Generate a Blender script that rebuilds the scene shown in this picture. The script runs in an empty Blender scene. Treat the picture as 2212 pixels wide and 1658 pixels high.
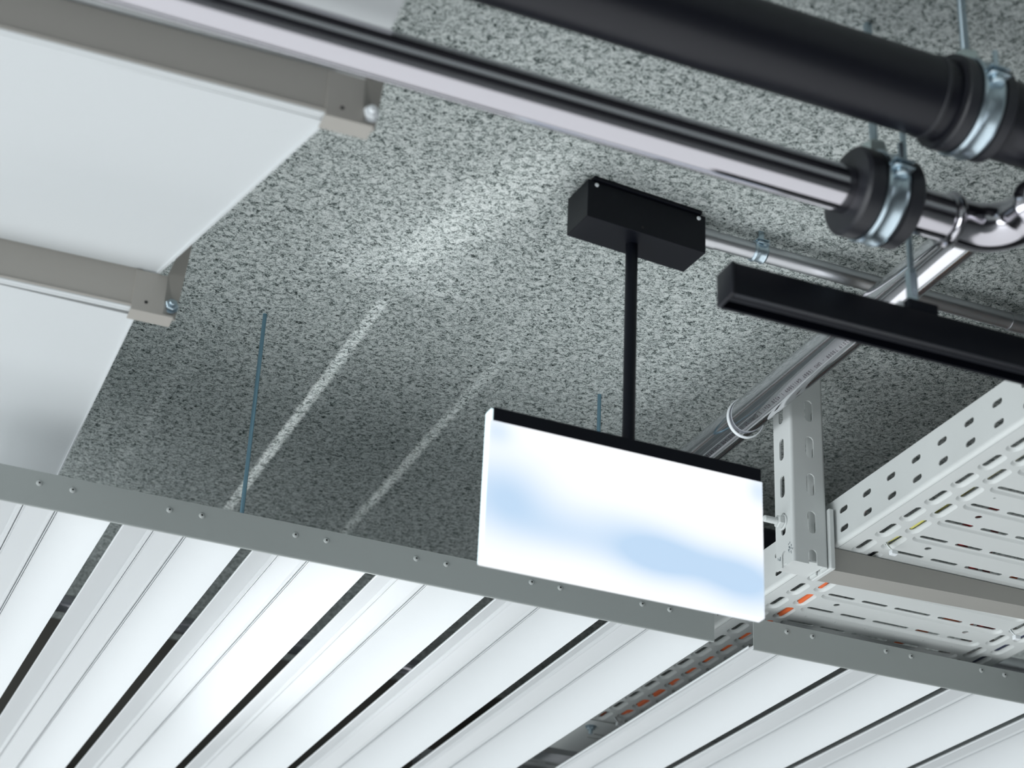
import bpy, bmesh, math, random
from mathutils import Vector, Matrix
import numpy as np
random.seed(7)
scene = bpy.context.scene
COL = scene.collection
EYE = 1.6                      # eye height above the floor; all z below are measured from the eye
CEIL = 1.17

# ------------------------------------------------------------------ camera
RC = Matrix(((0.91899643, -0.21895525, -0.32787827),
             (-0.39195522, -0.4174704, -0.81981069),
             (0.04262239, 0.8819167, -0.46947446)))
FPX = 4272.3
cam = bpy.data.cameras.new('camera')
cam.sensor_width = 36.0
cam.lens = 36.0 * FPX / 2212.0
cam.clip_start = 0.05
cam.dof.use_dof = True
cam.dof.focus_distance = 2.38
cam.dof.aperture_fstop = 5.6
camo = bpy.data.objects.new('camera', cam)
COL.objects.link(camo)
camo.matrix_world = Matrix.Translation((0, 0, EYE)) @ RC.to_4x4()
scene.camera = camo

# ------------------------------------------------------------------ world, lights, exposure
w = bpy.data.worlds.new('world'); scene.world = w; w.use_nodes = True
w.node_tree.nodes['Background'].inputs[0].default_value = (0.80, 0.88, 1.0, 1)
w.node_tree.nodes['Background'].inputs[1].default_value = 0.25
scene.view_settings.view_transform = 'Standard'
scene.view_settings.look = 'None'
scene.view_settings.gamma = 1.0
scene.view_settings.use_curve_mapping = False
scene.view_settings.exposure = 0.2

def area(name, loc, target, sx, sy, power, color=(1, 1, 1), spread=180):
    l = bpy.data.lights.new(name, 'AREA'); l.shape = 'RECTANGLE'; l.size = sx; l.size_y = sy
    l.energy = power; l.color = color; l.spread = math.radians(spread)
    o = bpy.data.objects.new(name, l); COL.objects.link(o)
    o.location = (loc[0], loc[1], loc[2] + EYE)
    d = Vector(target) - Vector(loc)
    o.rotation_euler = d.to_track_quat('-Z', 'Y').to_euler()
    return o

def spot(name, loc, target, power, radius, angle, blend, color=(1, 1, 1)):
    l = bpy.data.lights.new(name, 'SPOT'); l.energy = power; l.color = color
    l.shadow_soft_size = radius; l.spot_size = math.radians(angle); l.spot_blend = blend
    o = bpy.data.objects.new(name, l); COL.objects.link(o)
    o.location = (loc[0], loc[1], loc[2] + EYE)
    d = Vector(target) - Vector(loc)
    o.rotation_euler = d.to_track_quat('-Z', 'Y').to_euler()
    return o

area('daylight_left', (-4.7, 0.5, -0.3), (0, 0.5, 0.2), 5.0, 1.7, 165, (0.93, 0.97, 1.0))
area('daylight_far', (1.5, 7.3, -0.3), (1.5, 0, 0.3), 6.0, 0.9, 36, (0.93, 0.97, 1.0))
area('added_floor_fill', (-0.5, 1.9, -1.55), (-0.5, 1.9, 1.0), 6.0, 5.0, 92, (0.96, 0.98, 1.0))  # added fill lamp facing up just above the floor, brightens the ceiling
# daylight thrown up by glossy things on a table below the slatted ceiling: thin streaks through its gaps
def fan(loc, target, along, power, radius, angle, sx, blend=0.9):
    o = spot('table_glint', loc, target, power, radius, angle, blend, (0.97, 0.98, 1.0))
    z = -(Vector(target) - Vector(loc)).normalized(); y = Vector(along); y = (y - z * y.dot(z)).normalized(); x = y.cross(z)
    m = Matrix((x, y, z)).transposed().to_4x4()
    o.matrix_world = Matrix.Translation(o.location) @ m @ Matrix.Diagonal((sx, 1, 1, 1))
    return o
GL = (0.86, 2.68, -0.64)
fan(GL, (0.601, 2.26, 1.17), (0, 1, 0), 420, 0.10, 36, 0.033)
fan(GL, (0.778, 2.30, 1.17), (0, 1, 0), 150, 0.09, 30, 0.045)
fan(GL, (0.449, 2.35, 1.17), (0, 1, 0), 30, 0.09, 26, 0.06)
fan((0.95, 2.9, -0.64), (0.628, 1.69, 1.17), (0.26, -1, 0), 70, 0.02, 10, 0.26, 1.0)

# ------------------------------------------------------------------ pixel helpers (a pixel of the photo + one known coordinate -> a point)
def ray(q):
    return RC @ Vector((q[0] - 1106.0, 829.0 - q[1], -FPX))
def atz(q, z):
    d = ray(q); return d * (z / d.z)
def aty(q, y):
    d = ray(q); return d * (y / d.y)
def atx(q, x):
    d = ray(q); return d * (x / d.x)

# ------------------------------------------------------------------ materials
def mat(name, color, rough=0.5, metal=0.0, spec=0.5, coat=0.0, noise=None, bump=None):
    m = bpy.data.materials.new(name); m.use_nodes = True
    nt = m.node_tree; b = nt.nodes['Principled BSDF']
    b.inputs['Base Color'].default_value = (*color, 1)
    b.inputs['Roughness'].default_value = rough
    b.inputs['Metallic'].default_value = metal
    b.inputs['Specular IOR Level'].default_value = spec
    b.inputs['Coat Weight'].default_value = coat
    b.inputs['Coat Roughness'].default_value = 0.15
    tc = nt.nodes.new('ShaderNodeTexCoord')
    if noise:
        sc, stretch, amt = noise
        mp = nt.nodes.new('ShaderNodeMapping'); mp.inputs['Scale'].default_value = stretch
        n = nt.nodes.new('ShaderNodeTexNoise'); n.inputs['Scale'].default_value = sc; n.inputs['Detail'].default_value = 4
        mr = nt.nodes.new('ShaderNodeMapRange')
        mr.inputs['To Min'].default_value = max(0.02, rough - amt); mr.inputs['To Max'].default_value = rough + amt
        nt.links.new(tc.outputs['Object'], mp.inputs['Vector']); nt.links.new(mp.outputs[0], n.inputs['Vector'])
        nt.links.new(n.outputs['Fac'], mr.inputs['Value']); nt.links.new(mr.outputs[0], b.inputs['Roughness'])
    if bump:
        sc, st = bump
        n = nt.nodes.new('ShaderNodeTexNoise'); n.inputs['Scale'].default_value = sc; n.inputs['Detail'].default_value = 2
        bp = nt.nodes.new('ShaderNodeBump'); bp.inputs['Strength'].default_value = st; bp.inputs['Distance'].default_value = 0.001
        nt.links.new(tc.outputs['Object'], n.inputs['Vector']); nt.links.new(n.outputs['Fac'], bp.inputs['Height'])
        nt.links.new(bp.outputs[0], b.inputs['Normal'])
    return m

M = {}
M['plank'] = mat('white_lacquer', (0.66, 0.69, 0.70), 0.34, spec=0.4)
M['panel'] = mat('white_panel', (0.62, 0.65, 0.66), 0.28)
M['rail'] = mat('rail_paint', (0.36, 0.345, 0.315), 0.45, noise=(30, (1, 1, 1), 0.05))
M['fascia'] = mat('fascia_paint', (0.36, 0.39, 0.38), 0.5, noise=(20, (1, 1, 1), 0.04))
M['powder'] = mat('grey_powder_coat', (0.62, 0.65, 0.64), 0.42, noise=(40, (1, 1, 1), 0.05), bump=(220, 0.06))
M['arm'] = mat('arm_powder_coat', (0.34, 0.335, 0.31), 0.42, noise=(40, (1, 1, 1), 0.05))
M['steel'] = mat('polished_steel', (0.45, 0.44, 0.47), 0.11, 1.0, noise=(6, (0.6, 14, 14), 0.03))
M['steel_y'] = mat('polished_steel_tube', (0.74, 0.74, 0.77), 0.08, 1.0, noise=(6, (14, 0.6, 14), 0.02))
M['galv'] = mat('galvanised_steel', (0.58, 0.59, 0.61), 0.34, 1.0, noise=(40, (1, 4, 4), 0.08))
M['zinc'] = mat('zinc_plated_steel', (0.50, 0.60, 0.66), 0.30, 1.0, noise=(60, (1, 1, 1), 0.08))
M['zinc_dark'] = mat('zinc_nut', (0.55, 0.64, 0.63), 0.42, 0.7)
M['rod'] = mat('blue_zinc_rod', (0.22, 0.38, 0.48), 0.30, 0.8)
M['rubber'] = mat('black_rubber', (0.016, 0.017, 0.022), 0.42, noise=(60, (1, 1, 1), 0.06))
M['blackpipe'] = mat('black_insulation', (0.005, 0.0055, 0.010), 0.40, spec=0.4, noise=(30, (1, 1, 1), 0.04))
M['blackmetal'] = mat('black_satin_metal', (0.004, 0.005, 0.009), 0.38, spec=0.22, noise=(25, (1, 1, 1), 0.08))
M['screw'] = mat('screw_head', (0.44, 0.47, 0.46), 0.4)
M['nylon'] = mat('white_nylon', (0.80, 0.84, 0.86), 0.35)
M['ink'] = mat('black_ink', (0.03, 0.02, 0.03), 0.5)
M['hole'] = mat('screw_recess', (0.02, 0.02, 0.02), 0.8)
M['orange'] = mat('orange_jacket', (0.85, 0.16, 0.04), 0.4)
M['yellow'] = mat('yellow_jacket', (0.70, 0.66, 0.16), 0.4)
M['red'] = mat('dark_red_jacket', (0.26, 0.02, 0.02), 0.4)
M['darkblue'] = mat('dark_blue_jacket', (0.03, 0.04, 0.09), 0.4)
M['wall'] = mat('painted_wall', (0.42, 0.42, 0.42), 0.8, noise=(5, (1, 1, 1), 0.05))
M['darkwall'] = mat('dark_wall', (0.06, 0.06, 0.07), 0.8, noise=(5, (1, 1, 1), 0.05))
M['floor'] = mat('pale_floor', (0.60, 0.60, 0.61), 0.45, noise=(3, (1, 1, 1), 0.1))
M['beam'] = mat('brown_beam', (0.10, 0.095, 0.085), 0.7, noise=(10, (1, 1, 1), 0.05))

def ceiling_material():
    m = bpy.data.materials.new('wood_wool_board'); m.use_nodes = True
    nt = m.node_tree; N = nt.nodes; Lk = nt.links; b = N['Principled BSDF']
    b.inputs['Roughness'].default_value = 0.9; b.inputs['Specular IOR Level'].default_value = 0.2
    tc = N.new('ShaderNodeTexCoord')
    def noise(scale, detail, dist, rough=0.6, vec=None):
        n = N.new('ShaderNodeTexNoise'); n.inputs['Scale'].default_value = scale
        n.inputs['Detail'].default_value = detail; n.inputs['Distortion'].default_value = dist
        n.inputs['Roughness'].default_value = rough
        Lk.new(vec if vec else tc.outputs['Object'], n.inputs['Vector']); return n
    n1 = noise(150, 6, 1.0, 0.74)
    n2 = noise(380, 4, 2.0, 0.7)
    mp = N.new('ShaderNodeMapping'); mp.inputs['Scale'].default_value = (1, 2.4, 1); mp.inputs['Rotation'].default_value = (0, 0, 0.6)
    Lk.new(tc.outputs['Object'], mp.inputs['Vector'])
    n3 = noise(240, 5, 2.4, 0.7, mp.outputs[0])
    add = N.new('ShaderNodeMath'); add.operation = 'MULTIPLY_ADD'
    Lk.new(n2.outputs['Fac'], add.inputs[0]); add.inputs[1].default_value = 0.45
    mul = N.new('ShaderNodeMath'); mul.operation = 'MULTIPLY_ADD'
    Lk.new(n3.outputs['Fac'], mul.inputs[0]); mul.inputs[1].default_value = 0.55
    sc = N.new('ShaderNodeMath'); sc.operation = 'MULTIPLY'; Lk.new(n1.outputs['Fac'], sc.inputs[0]); sc.inputs[1].default_value = 0.75
    Lk.new(sc.outputs[0], mul.inputs[2]); Lk.new(mul.outputs[0], add.inputs[2])
    r = N.new('ShaderNodeValToRGB')
    e = r.color_ramp.elements
    e[0].position = 0.755; e[0].color = (0.010, 0.018, 0.017, 1)
    e[1].position = 0.95; e[1].color = (0.90, 0.95, 0.93, 1)
    a = e.new(0.815); a.color = (0.20, 0.25, 0.24, 1)
    a = e.new(0.865); a.color = (0.62, 0.69, 0.67, 1)
    Lk.new(add.outputs[0], r.inputs['Fac']); Lk.new(r.outputs['Color'], b.inputs['Base Color'])
    bp = N.new('ShaderNodeBump'); bp.inputs['Strength'].default_value = 0.9; bp.inputs['Distance'].default_value = 0.003
    Lk.new(add.outputs[0], bp.inputs['Height']); Lk.new(bp.outputs[0], b.inputs['Normal'])
    return m
M['ceiling'] = ceiling_material()

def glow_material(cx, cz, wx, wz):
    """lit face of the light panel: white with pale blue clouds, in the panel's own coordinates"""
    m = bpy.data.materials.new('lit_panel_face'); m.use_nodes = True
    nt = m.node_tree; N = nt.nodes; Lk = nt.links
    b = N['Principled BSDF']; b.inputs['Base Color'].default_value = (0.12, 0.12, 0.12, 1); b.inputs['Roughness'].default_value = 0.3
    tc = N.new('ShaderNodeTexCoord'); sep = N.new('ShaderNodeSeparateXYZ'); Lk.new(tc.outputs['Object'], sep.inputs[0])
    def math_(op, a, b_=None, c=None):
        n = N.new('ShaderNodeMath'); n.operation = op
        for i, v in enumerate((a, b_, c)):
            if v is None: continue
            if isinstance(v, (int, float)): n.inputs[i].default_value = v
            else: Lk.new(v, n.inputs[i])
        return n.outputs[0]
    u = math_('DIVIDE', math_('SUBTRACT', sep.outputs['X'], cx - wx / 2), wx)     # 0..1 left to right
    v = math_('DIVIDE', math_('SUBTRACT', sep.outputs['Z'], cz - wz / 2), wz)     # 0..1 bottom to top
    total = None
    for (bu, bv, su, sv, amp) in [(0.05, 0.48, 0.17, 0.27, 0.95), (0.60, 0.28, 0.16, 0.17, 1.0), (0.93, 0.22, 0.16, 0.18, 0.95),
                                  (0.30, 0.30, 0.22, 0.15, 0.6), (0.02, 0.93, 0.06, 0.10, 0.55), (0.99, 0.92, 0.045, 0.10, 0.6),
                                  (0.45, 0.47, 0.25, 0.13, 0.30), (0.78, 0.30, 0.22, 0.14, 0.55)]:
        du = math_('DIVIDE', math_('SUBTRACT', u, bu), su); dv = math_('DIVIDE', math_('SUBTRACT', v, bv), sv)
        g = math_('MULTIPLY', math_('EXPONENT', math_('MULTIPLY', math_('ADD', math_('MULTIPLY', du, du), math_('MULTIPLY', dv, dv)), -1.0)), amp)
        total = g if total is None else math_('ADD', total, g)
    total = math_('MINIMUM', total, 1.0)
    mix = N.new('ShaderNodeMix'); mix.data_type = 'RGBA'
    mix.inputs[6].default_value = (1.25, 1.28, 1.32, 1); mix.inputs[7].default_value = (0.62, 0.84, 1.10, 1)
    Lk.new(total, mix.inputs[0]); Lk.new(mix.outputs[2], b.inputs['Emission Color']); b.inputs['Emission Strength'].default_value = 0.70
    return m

def emit(name, color, strength):
    m = bpy.data.materials.new(name); m.use_nodes = True
    b = m.node_tree.nodes['Principled BSDF']; b.inputs['Base Color'].default_value = (*color, 1)
    b.inputs['Emission Color'].default_value = (*color, 1); b.inputs['Emission Strength'].default_value = strength
    return m

# ------------------------------------------------------------------ object helpers
ORIGIN = {}
def tag(o, label=None, cat=None, group=None, kind=None):
    for k, v in (('label', label), ('category', cat), ('group', group), ('kind', kind)):
        if v: o[k] = v
    return o
def thing(name, label, cat, loc, group=None):
    o = bpy.data.objects.new(name, None); o.empty_display_size = 0.02; COL.objects.link(o)
    o.location = (loc[0], loc[1], loc[2] + EYE); ORIGIN[o.name] = Vector(loc)
    return tag(o, label, cat, group)
def root_origin(o):
    while o.parent: o = o.parent
    return ORIGIN[o.name]
class MB:
    """collects verts and faces in eye-relative coordinates"""
    def __init__(s): s.v = []; s.f = []
    def add(s, vs, fs):
        n = len(s.v); s.v += [tuple(p) for p in vs]; s.f += [tuple(i + n for i in f) for f in fs]; return s
    def box(s, x0, x1, y0, y1, z0, z1, bev=0.0, seg=2, rz=0.0, pivot=None):
        bm = bmesh.new(); bmesh.ops.create_cube(bm, size=1)
        for v in bm.verts:
            v.co = Vector(((x0 + x1) / 2 + v.co.x * (x1 - x0), (y0 + y1) / 2 + v.co.y * (y1 - y0), (z0 + z1) / 2 + v.co.z * (z1 - z0)))
        if bev > 0: bmesh.ops.bevel(bm, geom=bm.edges[:], offset=bev, segments=seg, profile=0.5, affect='EDGES')
        if rz:
            p = Vector(pivot) if pivot else Vector(((x0 + x1) / 2, (y0 + y1) / 2, 0)); R = Matrix.Rotation(rz, 3, 'Z')
            for v in bm.verts: v.co = p + R @ (v.co - p)
        bm.verts.index_update()
        s.add([v.co.copy() for v in bm.verts], [[v.index for v in f.verts] for f in bm.faces]); bm.free(); return s
    def tube(s, pts, rad, seg=32, caps=True, inner=None):
        pts = [Vector(p) for p in pts]; n = len(pts)
        rads = rad if isinstance(rad, (list, tuple)) else [rad] * n
        t0 = (pts[1] - pts[0]).normalized(); u = t0.orthogonal().normalized()
        rings = []
        for i in range(n):
            a = pts[i] - pts[i - 1] if i else pts[1] - pts[0]; b = pts[i + 1] - pts[i] if i < n - 1 else a
            t = (a.normalized() + b.normalized()).normalized()
            if i: u = (u - t * u.dot(t)).normalized()
            w_ = t.cross(u)
            rings.append([pts[i] + (u * math.cos(2 * math.pi * k / seg) + w_ * math.sin(2 * math.pi * k / seg)) * rads[i] for k in range(seg)])
        vs = [p for r in rings for p in r]; fs = []
        for i in range(n - 1):
            for k in range(seg):
                k2 = (k + 1) % seg
                fs.append((i * seg + k, i * seg + k2, (i + 1) * seg + k2, (i + 1) * seg + k))
        if caps:
            fs.append(tuple(range(seg))[::-1]); fs.append(tuple((n - 1) * seg + k for k in range(seg)))
        return s.add(vs, fs)
    def lathe(s, c, axis, prof, seg=40, closed=False):
        """prof: list of (distance along axis, radius)"""
        c = Vector(c); ax = Vector(axis).normalized(); u = ax.orthogonal().normalized(); w_ = ax.cross(u)
        n = len(prof); vs = []; fs = []
        for (d, r) in prof:
            for k in range(seg):
                a = 2 * math.pi * k / seg
                vs.append(c + ax * d + (u * math.cos(a) + w_ * math.sin(a)) * r)
        m = n if closed else n - 1
        for i in range(m):
            j = (i + 1) % n
            for k in range(seg):
                k2 = (k + 1) % seg
                fs.append((i * seg + k, i * seg + k2, j * seg + k2, j * seg + k))
        if not closed:
            fs.append(tuple(range(seg))[::-1]); fs.append(tuple((n - 1) * seg + k for k in range(seg)))
        return s.add(vs, fs)
    def hexa(s, c, axis, r, h, bev=0.12, spin=0.0):
        c = Vector(c); ax = Vector(axis).normalized(); u = ax.orthogonal().normalized(); w_ = ax.cross(u)
        vs = []; fs = []
        for (d, rr) in ((0, r * (1 - bev)), (h * 0.14, r), (h * 0.86, r), (h, r * (1 - bev))):
            for k in range(6):
                a = math.pi / 3 * k + spin
                vs.append(c + ax * d + (u * math.cos(a) + w_ * math.sin(a)) * rr)
        for i in range(3):
            for k in range(6):
                k2 = (k + 1) % 6; fs.append((i * 6 + k, i * 6 + k2, (i + 1) * 6 + k2, (i + 1) * 6 + k))
        fs.append(tuple(range(6))[::-1]); fs.append(tuple(18 + k for k in range(6)))
        return s.add(vs, fs)
    def prism(s, prof, a0, a1, axis='y', closed=True):
        """prof in the plane across the axis: for 'y' (x,z), for 'x' (y,z), for 'z' (x,y)"""
        def P3(p, t):
            return {'y': (p[0], t, p[1]), 'x': (t, p[0], p[1]), 'z': (p[0], p[1], t)}[axis]
        n = len(prof); vs = [P3(p, a0) for p in prof] + [P3(p, a1) for p in prof]; fs = []
        for i in range(n if closed else n - 1):
            j = (i + 1) % n; fs.append((i, j, n + j, n + i))
        if closed: fs.append(tuple(range(n))[::-1]); fs.append(tuple(range(n, 2 * n)))
        return s.add(vs, fs)
    def build(s, name, m, parent=None, smooth=True, auto=35, origin=None):
        me = bpy.data.meshes.new(name)
        if parent is not None: org = root_origin(parent)
        elif origin is not None: org = Vector(origin)
        else:
            a = np.array(s.v); org = Vector(((a[:, 0].min() + a[:, 0].max()) / 2, (a[:, 1].min() + a[:, 1].max()) / 2, a[:, 2].min()))
        me.from_pydata([tuple(Vector(p) - org) for p in s.v], [], s.f)
        bm = bmesh.new(); bm.from_mesh(me); bmesh.ops.recalc_face_normals(bm, faces=bm.faces); bm.to_mesh(me); bm.free()
        me.materials.append(m)
        if smooth:
            for p in me.polygons: p.use_smooth = True
            try: me.set_sharp_from_angle(angle=math.radians(auto))
            except Exception: pass
        o = bpy.data.objects.new(name, me); COL.objects.link(o)
        if parent is not None: o.parent = parent
        else:
            o.location = (org.x, org.y, org.z + EYE); ORIGIN[o.name] = org
        return o

def copy_tree(o, parent=None, shift=None):
    c = o.copy(); COL.objects.link(c)
    if parent is not None: c.parent = parent
    if shift is not None:
        c.location = o.location + Vector(shift)
        if o.name in ORIGIN: ORIGIN[c.name] = ORIGIN[o.name] + Vector(shift)
    for ch in list(o.children): copy_tree(ch, c)
    return c

def stadium(cx, cy, L, W, along='x', n=6):
    """closed outline, total length L, width W"""
    r = W / 2; h = L / 2 - r; pts = []
    for k in range(n + 1):
        a = -math.pi / 2 + math.pi * k / n; pts.append((h + r * math.cos(a), r * math.sin(a)))
    for k in range(n + 1):
        a = math.pi / 2 + math.pi * k / n; pts.append((-h + r * math.cos(a), r * math.sin(a)))
    if along == 'y': pts = [(-q, p) for p, q in pts]
    return [(cx + p, cy + q) for p, q in pts]

def filled(outlines, thick):
    """flat sheet with holes: returns verts (u, v, w) and faces, w in -thick/2..thick/2"""
    cu = bpy.data.curves.new('tmp', 'CURVE'); cu.dimensions = '2D'; cu.fill_mode = 'BOTH'; cu.extrude = thick / 2
    for pts in outlines:
        sp = cu.splines.new('POLY'); sp.points.add(len(pts) - 1)
        for i, p in enumerate(pts): sp.points[i].co = (p[0], p[1], 0, 1)
        sp.use_cyclic_u = True
    o = bpy.data.objects.new('tmp', cu); COL.objects.link(o)
    dg = bpy.context.evaluated_depsgraph_get(); me = bpy.data.meshes.new_from_object(o.evaluated_get(dg))
    vs = [tuple(v.co) for v in me.vertices]; fs = [tuple(p.vertices) for p in me.polygons]
    bpy.data.objects.remove(o); bpy.data.curves.remove(cu); bpy.data.meshes.remove(me)
    return vs, fs

def rect(x0, x1, y0, y1): return [(x0, y0), (x1, y0), (x1, y1), (x0, y1)]

# ------------------------------------------------------------------ the room
def struct(mb, name, m): return tag(mb.build(name, m, smooth=False), kind='structure')
X0, X1, Y0, Y1, FZ = -5.0, 6.5, -5.0, 7.6, -EYE
struct(MB().box(X0, X1, Y0, Y1, CEIL, CEIL + 0.05), 'ceiling', M['ceiling'])
struct(MB().box(X0, X1, Y0, Y1, FZ - 0.05, FZ), 'floor', M['floor'])
struct(MB().box(X0 - 0.1, X0, Y0, Y1, FZ, CEIL), 'wall_left', M['wall'])
struct(MB().box(X1, X1 + 0.1, Y0, Y1, FZ, CEIL), 'wall_right', M['darkwall'])
struct(MB().box(X0, X1, Y0 - 0.1, Y0, FZ, CEIL), 'wall_back', M['darkwall'])
struct(MB().box(X0, X1, Y1, Y1 + 0.1, FZ, CEIL), 'wall_far', M['wall'])
struct(MB().box(X0, X1, 3.16, 3.46, 0.93, CEIL), 'trim_1', M['beam'])

# ------------------------------------------------------------------ slatted metal ceiling islands
PITCH = 0.1485; FY = 2.013; FT = 0.908; FB = 0.868; SLAT_END = 3.75
prof = [(0, 0.0022), (0, 0.0008), (0.0008, 0), (0.0024, 0.0007),
        (0.0385, 0.0257), (0.0397, 0.0252), (0.0412, 0.0240), (0.0426, 0.0238), (0.0440, 0.0244), (0.0450, 0.0258), (0.0453, 0.0330), (0.0463, 0.0330), (0.0465, 0.0270), (0.0478, 0.0274), (0.0495, 0.0294),
        (0.0770, 0.0302), (0.0782, 0.0297), (0.0796, 0.0287), (0.0808, 0.0285), (0.0818, 0.0292), (0.0820, 0.0330), (0.0829, 0.0330), (0.0831, 0.0286), (0.0840, 0.0282), (0.0842, 0.0325), (0.0851, 0.0325), (0.0853, 0.0288),
        (0.0868, 0.0290), (0.1335, 0.0006), (0.1342, 0), (0.1345, 0.0008), (0.1345, 0.0022)]
up = [(p[0] + (0.0006 if i < 4 else (-0.0006 if i > len(prof) - 4 else 0)), p[1] + 0.0008) for i, p in enumerate(prof)]
sheet = prof + up[::-1]
gap0 = aty((240, 1123), FY).x                 # left edge of the first dark gap
first = gap0 + 0.0148
plank = MB().prism([(first + p[0], FB + p[1]) for p in sheet], FY + 0.001, SLAT_END, 'y').build('metal_plank', M['plank'], auto=20)
PL = ['left end', 'second', 'third', 'fourth', 'fifth', 'sixth']
labels1 = {-1: 'white folded metal ceiling plank cut by the left edge, beneath the big white panels',
           0: 'white folded metal ceiling plank whose end lies just left of the tall blue rod',
           1: 'white folded metal ceiling plank whose end lies just right of the tall blue rod',
           2: 'white folded metal ceiling plank ending just left of the glowing light panel',
           3: 'white folded metal ceiling plank ending below the left half of the glowing panel',
           4: 'white folded metal plank left of the cable tray opening, ending the left slatted ceiling'}
tag(plank, labels1[0], 'ceiling plank', 'white metal planks of the left slatted ceiling')
for k in (-1, 1, 2, 3, 4):
    c = copy_tree(plank, shift=(PITCH * k, 0, 0)); c['label'] = labels1[k]
end1 = first + PITCH * 4 + 0.1345
# second island
x2 = aty((1628, 1370), FY).x
g2 = aty((1600 + 800 / 3.614, 1300 + 470 / 3.614), FY + 0.0).x       # left edge of its first gap
first2 = g2 - 0.1345
labels2 = {0: 'white folded metal plank right of the cable tray opening, starting the right slatted ceiling',
           1: 'white folded metal ceiling plank second from the tray opening in the right slatted ceiling',
           2: 'white folded metal ceiling plank third from the tray opening in the right slatted ceiling',
           3: 'white folded metal ceiling plank in the lower right corner of the picture'}
for k in range(4):
    c = copy_tree(plank, shift=(first2 + PITCH * k - first, 0, 0)); c['label'] = labels2[k]; c['group'] = 'white metal planks of the right slatted ceiling'

def edge_trim(xa, xb, label, screws):
    t = thing('edge_trim', label, 'ceiling trim', ((xa + xb) / 2, FY, FB))
    prof_ = [(FY, FB), (FY, FT), (FY + 0.012, FT), (FY + 0.012, FT - 0.0015), (FY + 0.0015, FT - 0.0015), (FY + 0.0015, FB - 0.0004), (FY + 0.0028, FB - 0.0004), (FY + 0.0028, FB - 0.0014), (FY + 0.0004, FB - 0.0014)]
    MB().prism(prof_, xa, xb, 'x').build('fascia_strip', M['fascia'], t, smooth=False)
    first_s = None
    for (px, py) in screws:
        p = aty((px, py), FY)
        if first_s is None:
            first_s = MB().lathe((p.x, FY + 0.0003, p.z), (0, -1, 0), [(0, 0.0036), (0.0006, 0.0035), (0.0014, 0.0028), (0.0019, 0.0016), (0.0020, 0.0012), (0.0008, 0.0010)], 20).build('screw', M['screw'], t)
            rc = MB().hexa((p.x, FY - 0.0009, p.z), (0, -1, 0), 0.0010, 0.0012).build('screw_recess', M['hole'], first_s, smooth=False)
            base = p
        else:
            copy_tree(first_s, t, shift=(p.x - base.x, 0, p.z - base.z))
    return t
edge_trim(aty((-260, 1020), FY).x, end1 + 0.004, 'long grey metal edge strip along the front of the left slatted ceiling',
          [(85, 1043), (157, 1058), (366, 1101), (436, 1113), (638, 1155), (705, 1167), (899, 1206), (964, 1218), (1148, 1257), (1210, 1269), (1387, 1304), (1447, 1316)])
edge_trim(x2, first2 + PITCH * 3 + 0.1385, 'grey metal edge strip along the front of the right slatted ceiling, below the cable tray',
          [(1700, 1364), (1755, 1374), (1914, 1406), (1968, 1417), (2120, 1447), (2170, 1457)])

# rods that carry the left island
def hanger(q, label):
    p = atz(q, CEIL)
    x, y = p.x, FY + 0.005
    t = thing('hanger_rod', label, 'rod', (x, y, FT), 'blue zinc hanger rods of the left slatted ceiling')
    prof_ = []
    n = 150
    for i in range(n):
        z = FT - 0.012 + (CEIL - FT + 0.012) * i / (n - 1)
        prof_.append((z, 0.0024 + (0.00018 if i % 2 else 0)))
    MB().lathe((x, y, 0), (0, 0, 1), prof_, 14).build('rod', M['rod'], t)
    return t
hanger((573, 678), 'tall thin blue zinc hanger rod standing free at left of centre')
hanger((1290, 857), 'thin blue zinc hanger rod mostly hidden behind the glowing light panel')

# ------------------------------------------------------------------ big white panels, upper left
HP = 0.985
def white_panel(pix, label, z0=HP, z1=HP, yflip=None):
    pts = [atz(q, z) for q, z in pix]
    mb = MB(); n = len(pts); th = 0.004
    mb.add([tuple(p) for p in pts] + [(p.x, p.y, p.z + th) for p in pts], [tuple(range(n)), tuple(range(n, 2 * n))[::-1]] + [(i, (i + 1) % n, n + (i + 1) % n, n + i) for i in range(n)])
    t = thing('metal_baffle', label, 'ceiling panel', pts[0])
    mb.build('panel_sheet', M['panel'], t, smooth=False)
    return t, pts
def ext(a, b, k):       # pixel beyond b on the line a->b
    return (b[0] + (b[0] - a[0]) * k, b[1] + (b[1] - a[1]) * k)
tilt = 0.043
# upper panel: near edge beyond the frame top; middle: diagonal end; lower: straight end
def quad_panel(pts, label):
    t = thing('metal_baffle', label, 'ceiling panel', pts[0]); n = len(pts)
    MB().add(pts + [(p[0], p[1], p[2] + 0.004) for p in pts], [tuple(range(n)), tuple(range(n, 2 * n))[::-1]] + [(i, (i + 1) % n, n + (i + 1) % n, n + i) for i in range(n)]).build('panel_sheet', M['panel'], t, smooth=False)
    return t
zt_ = HP + tilt
a_ = atz((777, 196), zt_); b_ = atz((0, 12), zt_); c_ = atz((875, 2), zt_)
ye_ = 1.200; xe_ = a_.x + (c_.x - a_.x) * (ye_ - a_.y) / (c_.y - a_.y)
lx = -0.35; ly = a_.y + (b_.y - a_.y) * (lx - a_.x) / (b_.x - a_.x)
p1a = quad_panel([tuple(a_), (lx, ly, zt_), (lx, ye_, zt_), (xe_, ye_, zt_)], 'white metal ceiling panel crossing the upper left corner behind the steel pipe')
p2a, pts2 = white_panel([((705, 262), HP), ((319, 613), HP + tilt), ((290, 622), HP + tilt), ((0, 550), HP + tilt), ((-700, 390), HP + tilt), ((-700, -105), HP)],
                        'large white metal ceiling panel with a diagonal right edge, between the two grey rails')
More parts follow.
